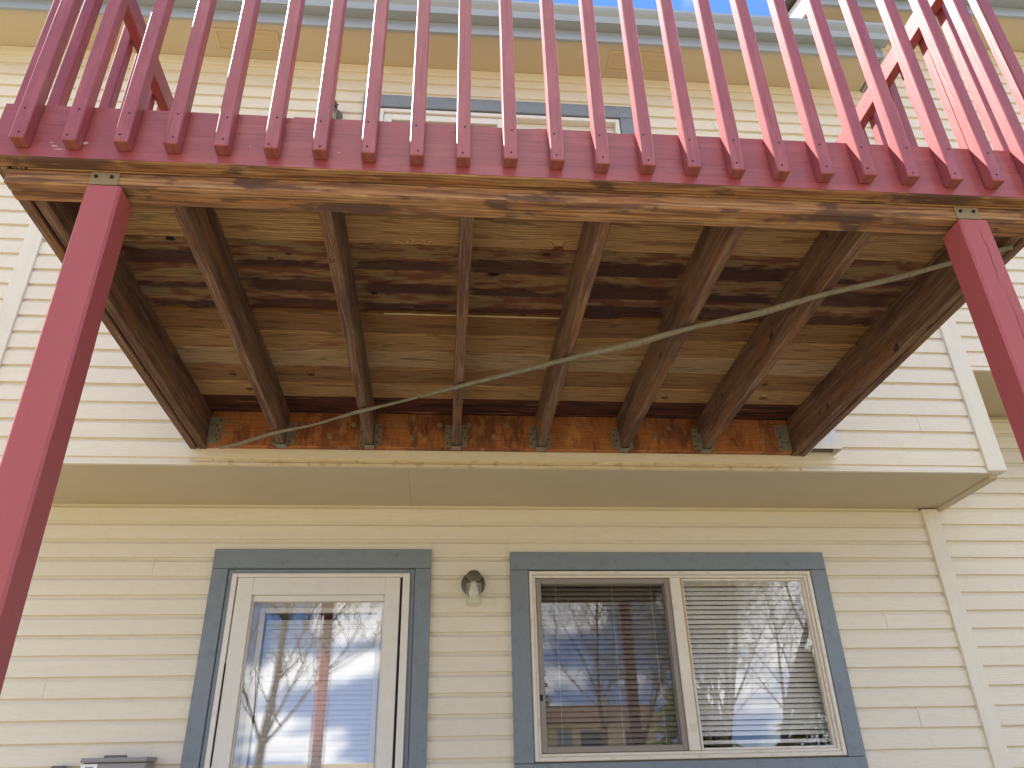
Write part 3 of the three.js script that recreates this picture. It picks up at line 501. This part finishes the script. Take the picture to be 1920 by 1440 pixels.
    for (const s of [-0.0038, 0.0402]) gs.push(bx([x + s, low - 0.0045, lz + 0.0415], [x + s + 0.0016, low + 0.09, lz + 0.08], { c: 0.0005, tl: 0.5, tw: 0.5 }));
    mesh('bracket', join(gs), M.zinc, h); const n = mesh('nail_heads', join(ns), M.nail, h); n.userData.kind = 'stuff';
  };
  for (let i = 0; i < 6; i++) hanger(jx(i), 0.03, 0.03);
  // corner brackets at both rims
  for (const [a, b] of [[-1.2825, -1.222], [1.478, 1.5455]]) {
    const h = part('corner_bracket', deck), z = lz + 0.0385; mesh('plate', bx([a, YJ + 0.012, z], [b, YJ + 0.15, z + 0.002], { tl: 0.5, tw: 0.5 }), M.zinc, h);
    const ns = []; for (let k = 0; k < 5; k++) ns.push(place(new THREE.CylinderGeometry(0.0035, 0.004, 0.003, 8), (a < 0 ? b - 0.012 - (k % 2) * 0.01 : a + 0.012 + (k % 2) * 0.01), YJ + 0.03 + k * 0.025, z + 0.003, Math.PI / 2)); mesh('nail_heads', join(ns), M.nail, h).userData.kind = 'stuff';
  }
  // lag bolts with washers along the ledger
  const bolt = join([lathe([[0.0001, 0.003], [0.012, 0.003], [0.0125, 0.001], [0.0125, 0]], 16), place(new THREE.CylinderGeometry(0.0062, 0.0066, 0.007, 6), 0, 0.006, 0)]); bolt.rotateX(Math.PI / 2);
  for (const [x, y] of [[-1.205, 2.725], [-1.208, 2.668], [-1.02, 2.67], [-0.72, 2.655], [-0.61, 2.72], [-0.41, 2.725], [-0.33, 2.655], [-0.2, 2.723], [-0.06, 2.726], [0.125, 2.728], [0.06, 2.668], [0.33, 2.727], [0.5, 2.73], [0.405, 2.672], [0.73, 2.73], [0.93, 2.726], [0.855, 2.675], [1.15, 2.695], [1.39, 2.728], [1.4, 2.664]]) { const m = mesh('lag_bolt', bolt, M.zincPale, deck); m.position.set(x, y, lz + 0.0385); m.rotation.z = R() * 3; }
  // steel strap nailed diagonally across the joists
  {
    const a = new THREE.Vector3(-1.215, YJ - 0.004, lz + 0.05), b = new THREE.Vector3(1.575, YJ - 0.004, 2.215), dir = b.clone().sub(a), L = dir.length(); dir.normalize();
    const side = new THREE.Vector3(dir.z, 0, -dir.x), P = [], U = [], N = 90, pf = [[-0.0145, 0], [-0.006, 0.0005], [0, -0.004], [0.006, 0.0005], [0.0145, 0], [0.0145, -0.0022], [0.006, -0.0018], [0, -0.0065], [-0.006, -0.0018], [-0.0145, -0.0022]];
    const ring = (i) => { const t = i / N, c = a.clone().addScaledVector(dir, L * t); const near = jx(0), ph = ((c.x - near - 0.019) / 0.4064) % 1, k = Math.sin(Math.PI * (ph < 0 ? ph + 1 : ph)); c.y -= 0.003 + 0.010 * k * k * (0.5 + 0.5 * Math.sin(t * 9 + 1)); const tw = 0.35 * k * Math.sin(t * 7); return pf.map(([s, h]) => c.clone().addScaledVector(side, s * Math.cos(tw) - h * Math.sin(tw)).add(new THREE.Vector3(0, h * Math.cos(tw) + s * Math.sin(tw), 0))); };
    let prev = ring(0); for (let i = 1; i <= N; i++) { const cur = ring(i); for (let k = 0; k < 10; k++) { const q = [prev[k], prev[(k + 1) % 10], cur[(k + 1) % 10], cur[k]]; for (const j of [0, 1, 2, 0, 2, 3]) { P.push(q[j].x, q[j].y, q[j].z); U.push(i * 0.08 + (j > 1 ? 0.08 : 0), k / 10); } } prev = cur; }
    const g = new THREE.BufferGeometry(); g.setAttribute('position', new THREE.Float32BufferAttribute(P, 3)); g.setAttribute('uv', new THREE.Float32BufferAttribute(U, 2)); g.computeVertexNormals();
    mesh('diagonal_strap', g, std({ map: T.zinc, color: 0xfffaee, metalness: 0.1, roughness: 0.6, side: THREE.DoubleSide }), deck);
  }
  // posts and their caps
  const crack = (x, y0, y1, z, s) => { const sh = new THREE.Shape(), L = [], Rr = []; for (let i = 0; i <= 30; i++) { const t = i / 30, y = y0 + (y1 - y0) * t, w = 0.0009 * Math.sin(Math.PI * t) * (0.4 + fbm(t, 0.2, 9, 3, s, 3)); const cx = x + 0.02 * (fbm(t, 0.7, 4, 3, s + 3, 4) - 0.5); L.push([cx - w, y]); Rr.push([cx + w, y]); } [...L, ...Rr.reverse()].forEach(([a, b], i) => sh[i ? 'lineTo' : 'moveTo'](a, b)); const g = new THREE.ShapeGeometry(sh); g.translate(0, 0, z); return g; };
  for (const [x, sp] of [[-1.1168, 0], [1.2763, 1]]) {
    const p = part('post', deck);
    mesh('shaft', board([x, 0.02, 2.299], [x + 0.089, 2.5465, 2.388], { axis: 'y', c: 0.006, tl: TL, tw: TW }), M.redPost, p);
    mesh('post_cap', bx([x + 0.002, 2.5492, 2.3795], [x + 0.075, 2.592, 2.3825], { tl: 0.5, tw: 0.5 }), M.zincPale, p);
    for (const dx of [0.017, 0.057]) mesh('cap_bolt', place(new THREE.CylinderGeometry(0.0045, 0.005, 0.005, 10), x + dx, 2.575, 2.3845, Math.PI / 2), M.nail, p);
    if (sp) { const cs = []; for (const [cx, y0, y1, s] of [[0.05, 2.3, 2.52, 5], [0.056, 1.75, 2.33, 9], [0.062, 1.1, 1.8, 13], [0.036, 0.6, 1.5, 17]]) cs.push(crack(x + cx, y0, y1, 2.3884, s)); mesh('drying_check', join(cs), std({ color: 0x5a2426, roughness: 1 }), p).userData.kind = 'stuff'; }
    mesh('post_base', bx([x - 0.02, 0.0, 2.28], [x + 0.109, 0.04, 2.407]), M.zinc, p);
  }
  // railing
  const rail = part('railing', deck);
  const YT = 3.655, balTop = 3.742;
  mesh('rail', board([-1.363, YT, 2.3795], [1.623, YT + 0.089, 2.4175], { c: 0.003 }), M.red, rail);
  mesh('rail', board([-1.363, YT - 0.03, A + 0.016], [-1.325, YT + 0.059, 2.3785], { axis: 'z', c: 0.003 }), M.red, rail);
  mesh('rail', board([1.585, YT, A + 0.016], [1.623, YT + 0.089, 2.3785], { axis: 'z', c: 0.003 }), M.red, rail);
  mesh('rail_cap', board([-1.41, YT + 0.09, 2.35], [1.67, YT + 0.128, 2.475], { c: 0.004 }), M.red, rail);
  const nails = [];
  const baluster = (x, y0, y1, z, sx = 0.0195) => {
    const n = 0.038, tiltx = rr(-0.005, 0.005), tiltz = rr(0, 0.001);
    const g = board([x, y0, z], [x + n, y1, z + n], { axis: 'y', c: 0.0025, wob: (X, Y) => [tiltx * (Y - y0) / (y1 - y0), 0, 0] });
    // the sawn lower end is bare, brownish wood
    const p = g.attributes.position, k = []; for (let i = 0; i < p.count; i += 3) { let low = true; for (let j = 0; j < 3; j++) if (p.getY(i + j) > y0 + 0.0001) low = false; k.push(low); }
    g.clearGroups(); let s = 0; for (let i = 1; i <= k.length; i++) if (i === k.length || k[i] !== k[s]) { g.addGroup(s * 3, (i - s) * 3, k[s] ? 1 : 0); s = i; }
    mesh('baluster', g, [M.red, M.redEnd], rail);
  };
  for (let i = 0; i < 24; i++) {
    const x = Math.min(-1.3003 + i * 0.1269 + (i % 3 - 1) * 0.001, 1.623 - 0.039); baluster(x, 2.629 + rr(-0.003, 0.003), balTop, ZR + 0.0016);
    for (const y of [2.648, 2.735]) nails.push(place(new THREE.CylinderGeometry(0.0026, 0.0026, 0.0012, 8), x + 0.019 + rr(-0.006, 0.006), y + rr(-0.006, 0.006), ZR + 0.0403, Math.PI / 2));
  }
  for (let i = 0; i < 14; i++) { const z = 2.306 - i * 0.127; if (z < 0.6) break; baluster(-1.4025, 2.70, balTop - 0.03, z); }
  for (let i = 0; i < 14; i++) { const z = 2.257 - i * 0.127 - 0.019; if (z < 0.6) break; baluster(1.6245, 2.70, balTop, z); }
  mesh('nail_heads', join(nails), M.nail, rail).userData.kind = 'stuff';
}

// ------------------------------------------------------------------ fittings on the walls
function jarLamp(x, y, z, label) {
  const l = thing('wall_lamp', label, 'lamp', null, [x, y, z]);
  mesh('back_plate', place(lathe([[0.0001, 0.012], [0.052, 0.011], [0.06, 0.007], [0.062, 0]], 28), 0, 0.005, 0, Math.PI / 2), M.bronze, l);
  mesh('arm', place(new THREE.CylinderGeometry(0.022, 0.026, 0.06, 18), 0, 0.02, 0.045, Math.PI / 2), M.bronze, l);
  mesh('hood', place(lathe([[0.0001, 0.055], [0.02, 0.053], [0.032, 0.044], [0.038, 0.03], [0.0395, 0.004], [0.0395, -0.006], [0.038, -0.006], [0.036, 0.0]], 28), 0, 0.0, 0.075), M.bronze, l);
  for (const a of [0.4, 2.5, 4.6]) mesh('thumb_screw', place(new THREE.CylinderGeometry(0.003, 0.003, 0.016, 8), Math.cos(a) * 0.046, 0.004, 0.075 + Math.sin(a) * 0.046, 0, -a, Math.PI / 2), M.nail, l);
  const pts = [[0.034, 0.0], [0.036, -0.01]]; for (let i = 0; i <= 44; i++) { const t = i / 44, y = -0.012 - t * 0.098; pts.push([0.036 + 0.0016 * t + 0.0009 * Math.sin(t * 44), y]); } pts.push([0.034, -0.117], [0.028, -0.121], [0.0001, -0.122]);
  mesh('glass_jar', place(lathe(pts, 32), 0, 0, 0.075), M.jarGlass, l);
  mesh('bulb', place(lathe([[0.0001, -0.086], [0.014, -0.08], [0.023, -0.066], [0.025, -0.054], [0.02, -0.038], [0.015, -0.022], [0.014, 0.004]], 24), 0, 0, 0.075), M.porcelain, l);
  return l;
}
jarLamp(-0.016, 2.092, 0.003, 'small bronze jelly-jar lamp with clear ribbed glass between the door and the window');
jarLamp(-0.895, 4.80, A + 0.003, 'small jelly-jar lamp on the upper wall behind the deck railing');

{
  const v = thing('dryer_vent', 'white hooded dryer vent on the siding beside the deck ledger', 'vent', null, [1.70, 2.60, A + 0.002]);
  const w = 0.075;
  const sh = new THREE.Shape(); sh.moveTo(0, 0.15); sh.bezierCurveTo(0.05, 0.15, 0.09, 0.09, 0.1, 0.02); sh.lineTo(0.1, 0.0); sh.lineTo(0.097, 0.0); sh.lineTo(0.097, 0.02); sh.bezierCurveTo(0.087, 0.088, 0.05, 0.146, 0, 0.146); sh.lineTo(0, 0.15);
  mesh('hood', prism(sh.getPoints(8).slice(0, -1).map((p) => [p.x, p.y]), -w, w, 1, 1), M.white, v);
  for (const s of [-w, w - 0.003]) mesh('cheek', prism([[0, 0], [0.097, 0], [0.0965, 0.02], [0.085, 0.075], [0.055, 0.128], [0.0, 0.1465]], s, s + 0.003, 1, 1), M.white, v);
  mesh('flange', bx([-w - 0.012, -0.012, 0], [w + 0.012, 0.16, 0.003]), M.white, v);
  mesh('flap', prism([[0.004, 0.02], [0.012, 0.02], [0.05, 0.11], [0.046, 0.112]], -w + 0.006, w - 0.006, 1, 1), M.greyDark, v);
}
{
  const m = thing('utility_box', 'grey metal utility box with a white sticker on the wall beside the door', 'box', null, [-1.576, 0.9, 0.003]);
  mesh('body', bx([-0.13, 0, 0], [0.13, 0.405, 0.115], { c: 0.006 }), M.greyBox, m);
  mesh('cover', bx([-0.135, -0.01, 0.1155], [0.135, 0.398, 0.127], { c: 0.004 }), M.greyBox, m);
  mesh('lid', prism([[0, 0.406], [0.134, 0.4], [0.136, 0.406], [0.13, 0.418], [0, 0.424]], -0.137, 0.137, 1, 1), M.greyBox, m);
  mesh('hasp', bx([-0.05, 0.417, 0.09], [0.04, 0.428, 0.12], { c: 0.003 }), M.greyDark, m);
  const cv = document.createElement('canvas'); cv.width = 128; cv.height = 128; const c = cv.getContext('2d'); c.fillStyle = '#eceaf0'; c.fillRect(0, 0, 128, 128); c.fillStyle = '#8a8c96';
  const q = rng(3); c.fillRect(34, 18, 66, 16); for (let y = 44; y < 120; y += 9) { let x = 10; while (x < 112) { const w = 4 + q() * 12; c.fillRect(x, y, w, 4); x += w + 3; } }
  const t = new THREE.CanvasTexture(cv); t.colorSpace = THREE.SRGBColorSpace; const g = new THREE.PlaneGeometry(0.068, 0.068); g.translate(-0.1, 0.36, 0.1276); mesh('sticker', g, std({ map: t, roughness: 0.5 }), m);
  const b = thing('junction_box', 'small dark grey rounded box beside the utility box', 'box', null, [-1.842, 0.995, 0.003]);
  mesh('body', bx([-0.035, 0, 0], [0.035, 0.3, 0.05], { c: 0.012 }), M.greyDark, b);
  mesh('cover', bx([-0.032, 0.012, 0.0505], [0.032, 0.288, 0.056], { c: 0.004 }), M.greyDark, b);
  mesh('conduit', place(new THREE.CylinderGeometry(0.014, 0.014, 0.94, 14), 0, -0.505, 0.024), M.greyDark, b);
}

// ------------------------------------------------------------------ what the panes mirror: trees and a house across the lawn
function cone(P, N, a, b, r0, r1, k) {
  const d = b.clone().sub(a).normalize(), e = Math.abs(d.y) < 0.9 ? new THREE.Vector3(0, 1, 0) : new THREE.Vector3(1, 0, 0), u = new THREE.Vector3().crossVectors(d, e).normalize(), v = new THREE.Vector3().crossVectors(d, u);
  for (let i = 0; i < k; i++) { const q = [i, i + 1].map((j) => { const t = j / k * Math.PI * 2; return u.clone().multiplyScalar(Math.cos(t)).addScaledVector(v, Math.sin(t)); });
    const p = [a.clone().addScaledVector(q[0], r0), a.clone().addScaledVector(q[1], r0), b.clone().addScaledVector(q[1], r1), b.clone().addScaledVector(q[0], r1)];
    for (const j of [0, 1, 2, 0, 2, 3]) { P.push(p[j].x, p[j].y, p[j].z); const n = q[j === 1 || j === 2 ? 1 : 0]; N.push(n.x, n.y, n.z); } }
}
function geoOf(P, N) { const g = new THREE.BufferGeometry(); g.setAttribute('position', new THREE.Float32BufferAttribute(P, 3)); if (N) g.setAttribute('normal', new THREE.Float32BufferAttribute(N, 3)); else g.computeVertexNormals(); g.setAttribute('uv', new THREE.Float32BufferAttribute(P.flatMap((v, i) => i % 3 === 2 ? [] : [v * 2]).slice(0, P.length / 3 * 2), 2)); return g; }
function bareTree(x, z, H, seed, label, stems = 1, leaf = 0.5) {
  const t = thing('bare_tree', label, 'tree', null, [x, rise(x, z) - 0.05, z]), q = rng(seed), TP = [], TN = [], BP = [], BN = [], LP = [];
  const grow = (p, d, len, r, lev) => {
    const n = lev < 2 ? 6 : 4; let a = p.clone(), dir = d.clone(); const end = lev >= 3 ? 0.002 : r * 0.35;
    for (let i = 0; i < n; i++) {
      dir.add(new THREE.Vector3(q() - 0.5, (q() - 0.35) * 0.6, q() - 0.5).multiplyScalar(0.3)).normalize();
      const b = a.clone().addScaledVector(dir, len / n), r0 = r + (end - r) * i / n, r1 = r + (end - r) * (i + 1) / n;
      cone(lev === 0 ? TP : BP, lev === 0 ? TN : BN, a, b, r0, r1, lev < 2 ? 7 : lev < 3 ? 4 : 3);
      if (lev < 5) { const kids = lev === 0 ? (i > 0 ? 3 : 0) : lev < 3 ? 2 : 1;
        for (let k = 0; k < kids; k++) { const s = new THREE.Vector3(q() - 0.5, q() * 0.35, q() - 0.5).normalize(); const nd = dir.clone().multiplyScalar(0.7).add(s.multiplyScalar(0.85)).normalize(); if (q() < (lev < 3 ? 0.74 : 0.5)) grow(b, nd, len * (lev ? 0.42 + 0.2 * q() : 0.36 + 0.22 * q()), Math.max(0.0035, r1 * (0.34 + 0.2 * q())), lev + 1); } }
      if (lev >= 3 && q() < leaf) { const c = b, s = 0.03 + 0.05 * q(); for (let k = 0; k < 2; k++) { const u = new THREE.Vector3(q() - 0.5, q() - 0.5, q() - 0.5).multiplyScalar(s), v = new THREE.Vector3(q() - 0.5, q() - 0.5, q() - 0.5).multiplyScalar(s); LP.push(c.x, c.y, c.z, c.x + u.x, c.y + u.y, c.z + u.z, c.x + v.x, c.y + v.y, c.z + v.z); } }
      a = b;
    }
  };
  for (let s = 0; s < stems; s++) grow(new THREE.Vector3((q() - 0.5) * 0.3 * (stems - 1), 0, (q() - 0.5) * 0.3 * (stems - 1)), new THREE.Vector3((q() - 0.5) * (stems > 1 ? 0.7 : 0.15), 1, (q() - 0.5) * (stems > 1 ? 0.7 : 0.15)).normalize(), H * 0.7, H * (stems > 1 ? 0.008 : 0.0115), 0);
  mesh('trunk', geoOf(TP, TN), M.bark, t);
  mesh('crown', geoOf(BP, BN), M.twig, t);
  if (LP.length) mesh('budding_leaves', geoOf(LP), M.bud, t);
}
bareTree(5.0, 12.5, 9, 11, 'budding bare tree of several stems on the lawn facing the window', 4, 0.6);
bareTree(7.6, 15, 10, 23, 'tall budding bare tree with one trunk standing farther across the lawn', 1, 0.5);
bareTree(4.4, 17, 9, 57, 'slender bare tree of two stems standing between the lawn trees', 2, 0.2);
bareTree(-3.3, 11, 9, 35, 'spreading bare tree on the lawn facing the door', 1, 0.7);
bareTree(-6.5, 18, 13, 47, 'bare tree of three stems farther across the lawn from the door', 3, 0.4);
function conifer(x, z, H, w, seed, label) {
  const t = thing('evergreen_tree', label, 'tree', 'evergreen trees across the lawn', [x, rise(x, z) - 0.05, z]), q = rng(seed), TP = [], TN = [], P = [];
  cone(TP, TN, new THREE.Vector3(0, 0, 0), new THREE.Vector3(0, H, 0), H * 0.02, 0.01, 8);
  mesh('trunk', geoOf(TP, TN), M.bark, t);
  for (let i = 0; i < 9000; i++) { const h = Math.pow(q(), 1.25), lim = w * (1 - h) * (0.7 + 0.3 * Math.sin(h * 55 + Math.sin(i % 7))), a = q() * 6.283, r = lim * Math.sqrt(0.15 + 0.85 * q()), y = 0.3 + h * (H - 0.3) - r * 0.18, c = [Math.cos(a) * r, y, Math.sin(a) * r], s = 0.10 + 0.14 * q();
    P.push(...c, c[0] + Math.cos(a) * s + (q() - 0.5) * s, c[1] - 0.3 * s * q(), c[2] + Math.sin(a) * s + (q() - 0.5) * s, c[0] + (q() - 0.5) * s, c[1] + (q() - 0.3) * s, c[2] + (q() - 0.5) * s); }
  mesh('crown', geoOf(P), M.needles, t);
}
conifer(9.3, 16.5, 4.3, 2.4, 3, 'broad dense evergreen tree beside the tall bare tree');
conifer(7.3, 21, 4.2, 2.8, 5, 'squat evergreen tree behind the budding trees');
conifer(1.9, 47, 6.6, 1.6, 8, 'small pointed evergreen tree beside the house across the lawn');
conifer(6.6, 54, 8.6, 2.0, 9, 'slender evergreen tree rising behind the roof of the house across the lawn');
{
  const h = thing('far_house', 'low pale yellow house with a reddish roof across the lawn', 'house', null, [8.6, rise(8.6, 48) - 0.2, 50]);
  mesh('wall', bx([-4.6, 0, -2.6], [4.6, 2.35, 2.6]), M.stucco, h);
  const s = new THREE.Shape([new THREE.Vector2(-3.1, 2.25), new THREE.Vector2(3.1, 2.25), new THREE.Vector2(0, 3.5)]); const g = new THREE.ExtrudeGeometry(s, { depth: 10, bevelEnabled: false }); g.rotateY(Math.PI / 2); g.translate(-5, 0.11, 0); mesh('roof', g, M.shingleRed, h);
  for (const [x, y, w, hh] of [[-3.2, 0.9, 1.3, 1.0], [0.6, 0.9, 1.6, 1.0], [3.2, 0.9, 1.2, 1.0]]) { const win = part('window', h); mesh('frame', bx([x - w / 2 - 0.08, y - 0.08, -2.64], [x + w / 2 + 0.08, y + hh + 0.08, -2.605]), M.white, win); mesh('pane', bx([x - w / 2, y, -2.66], [x + w / 2, y + hh, -2.645]), M.darkPane, win); }
  mesh('door', bx([-1.6, 0, -2.65], [-0.7, 2.0, -2.605]), M.trim, h);
  mesh('chimney', bx([1.6, 2.9, 0.2], [2.1, 4.1, 0.7]), M.concrete, h);
}
renderer.render(scene, camera);
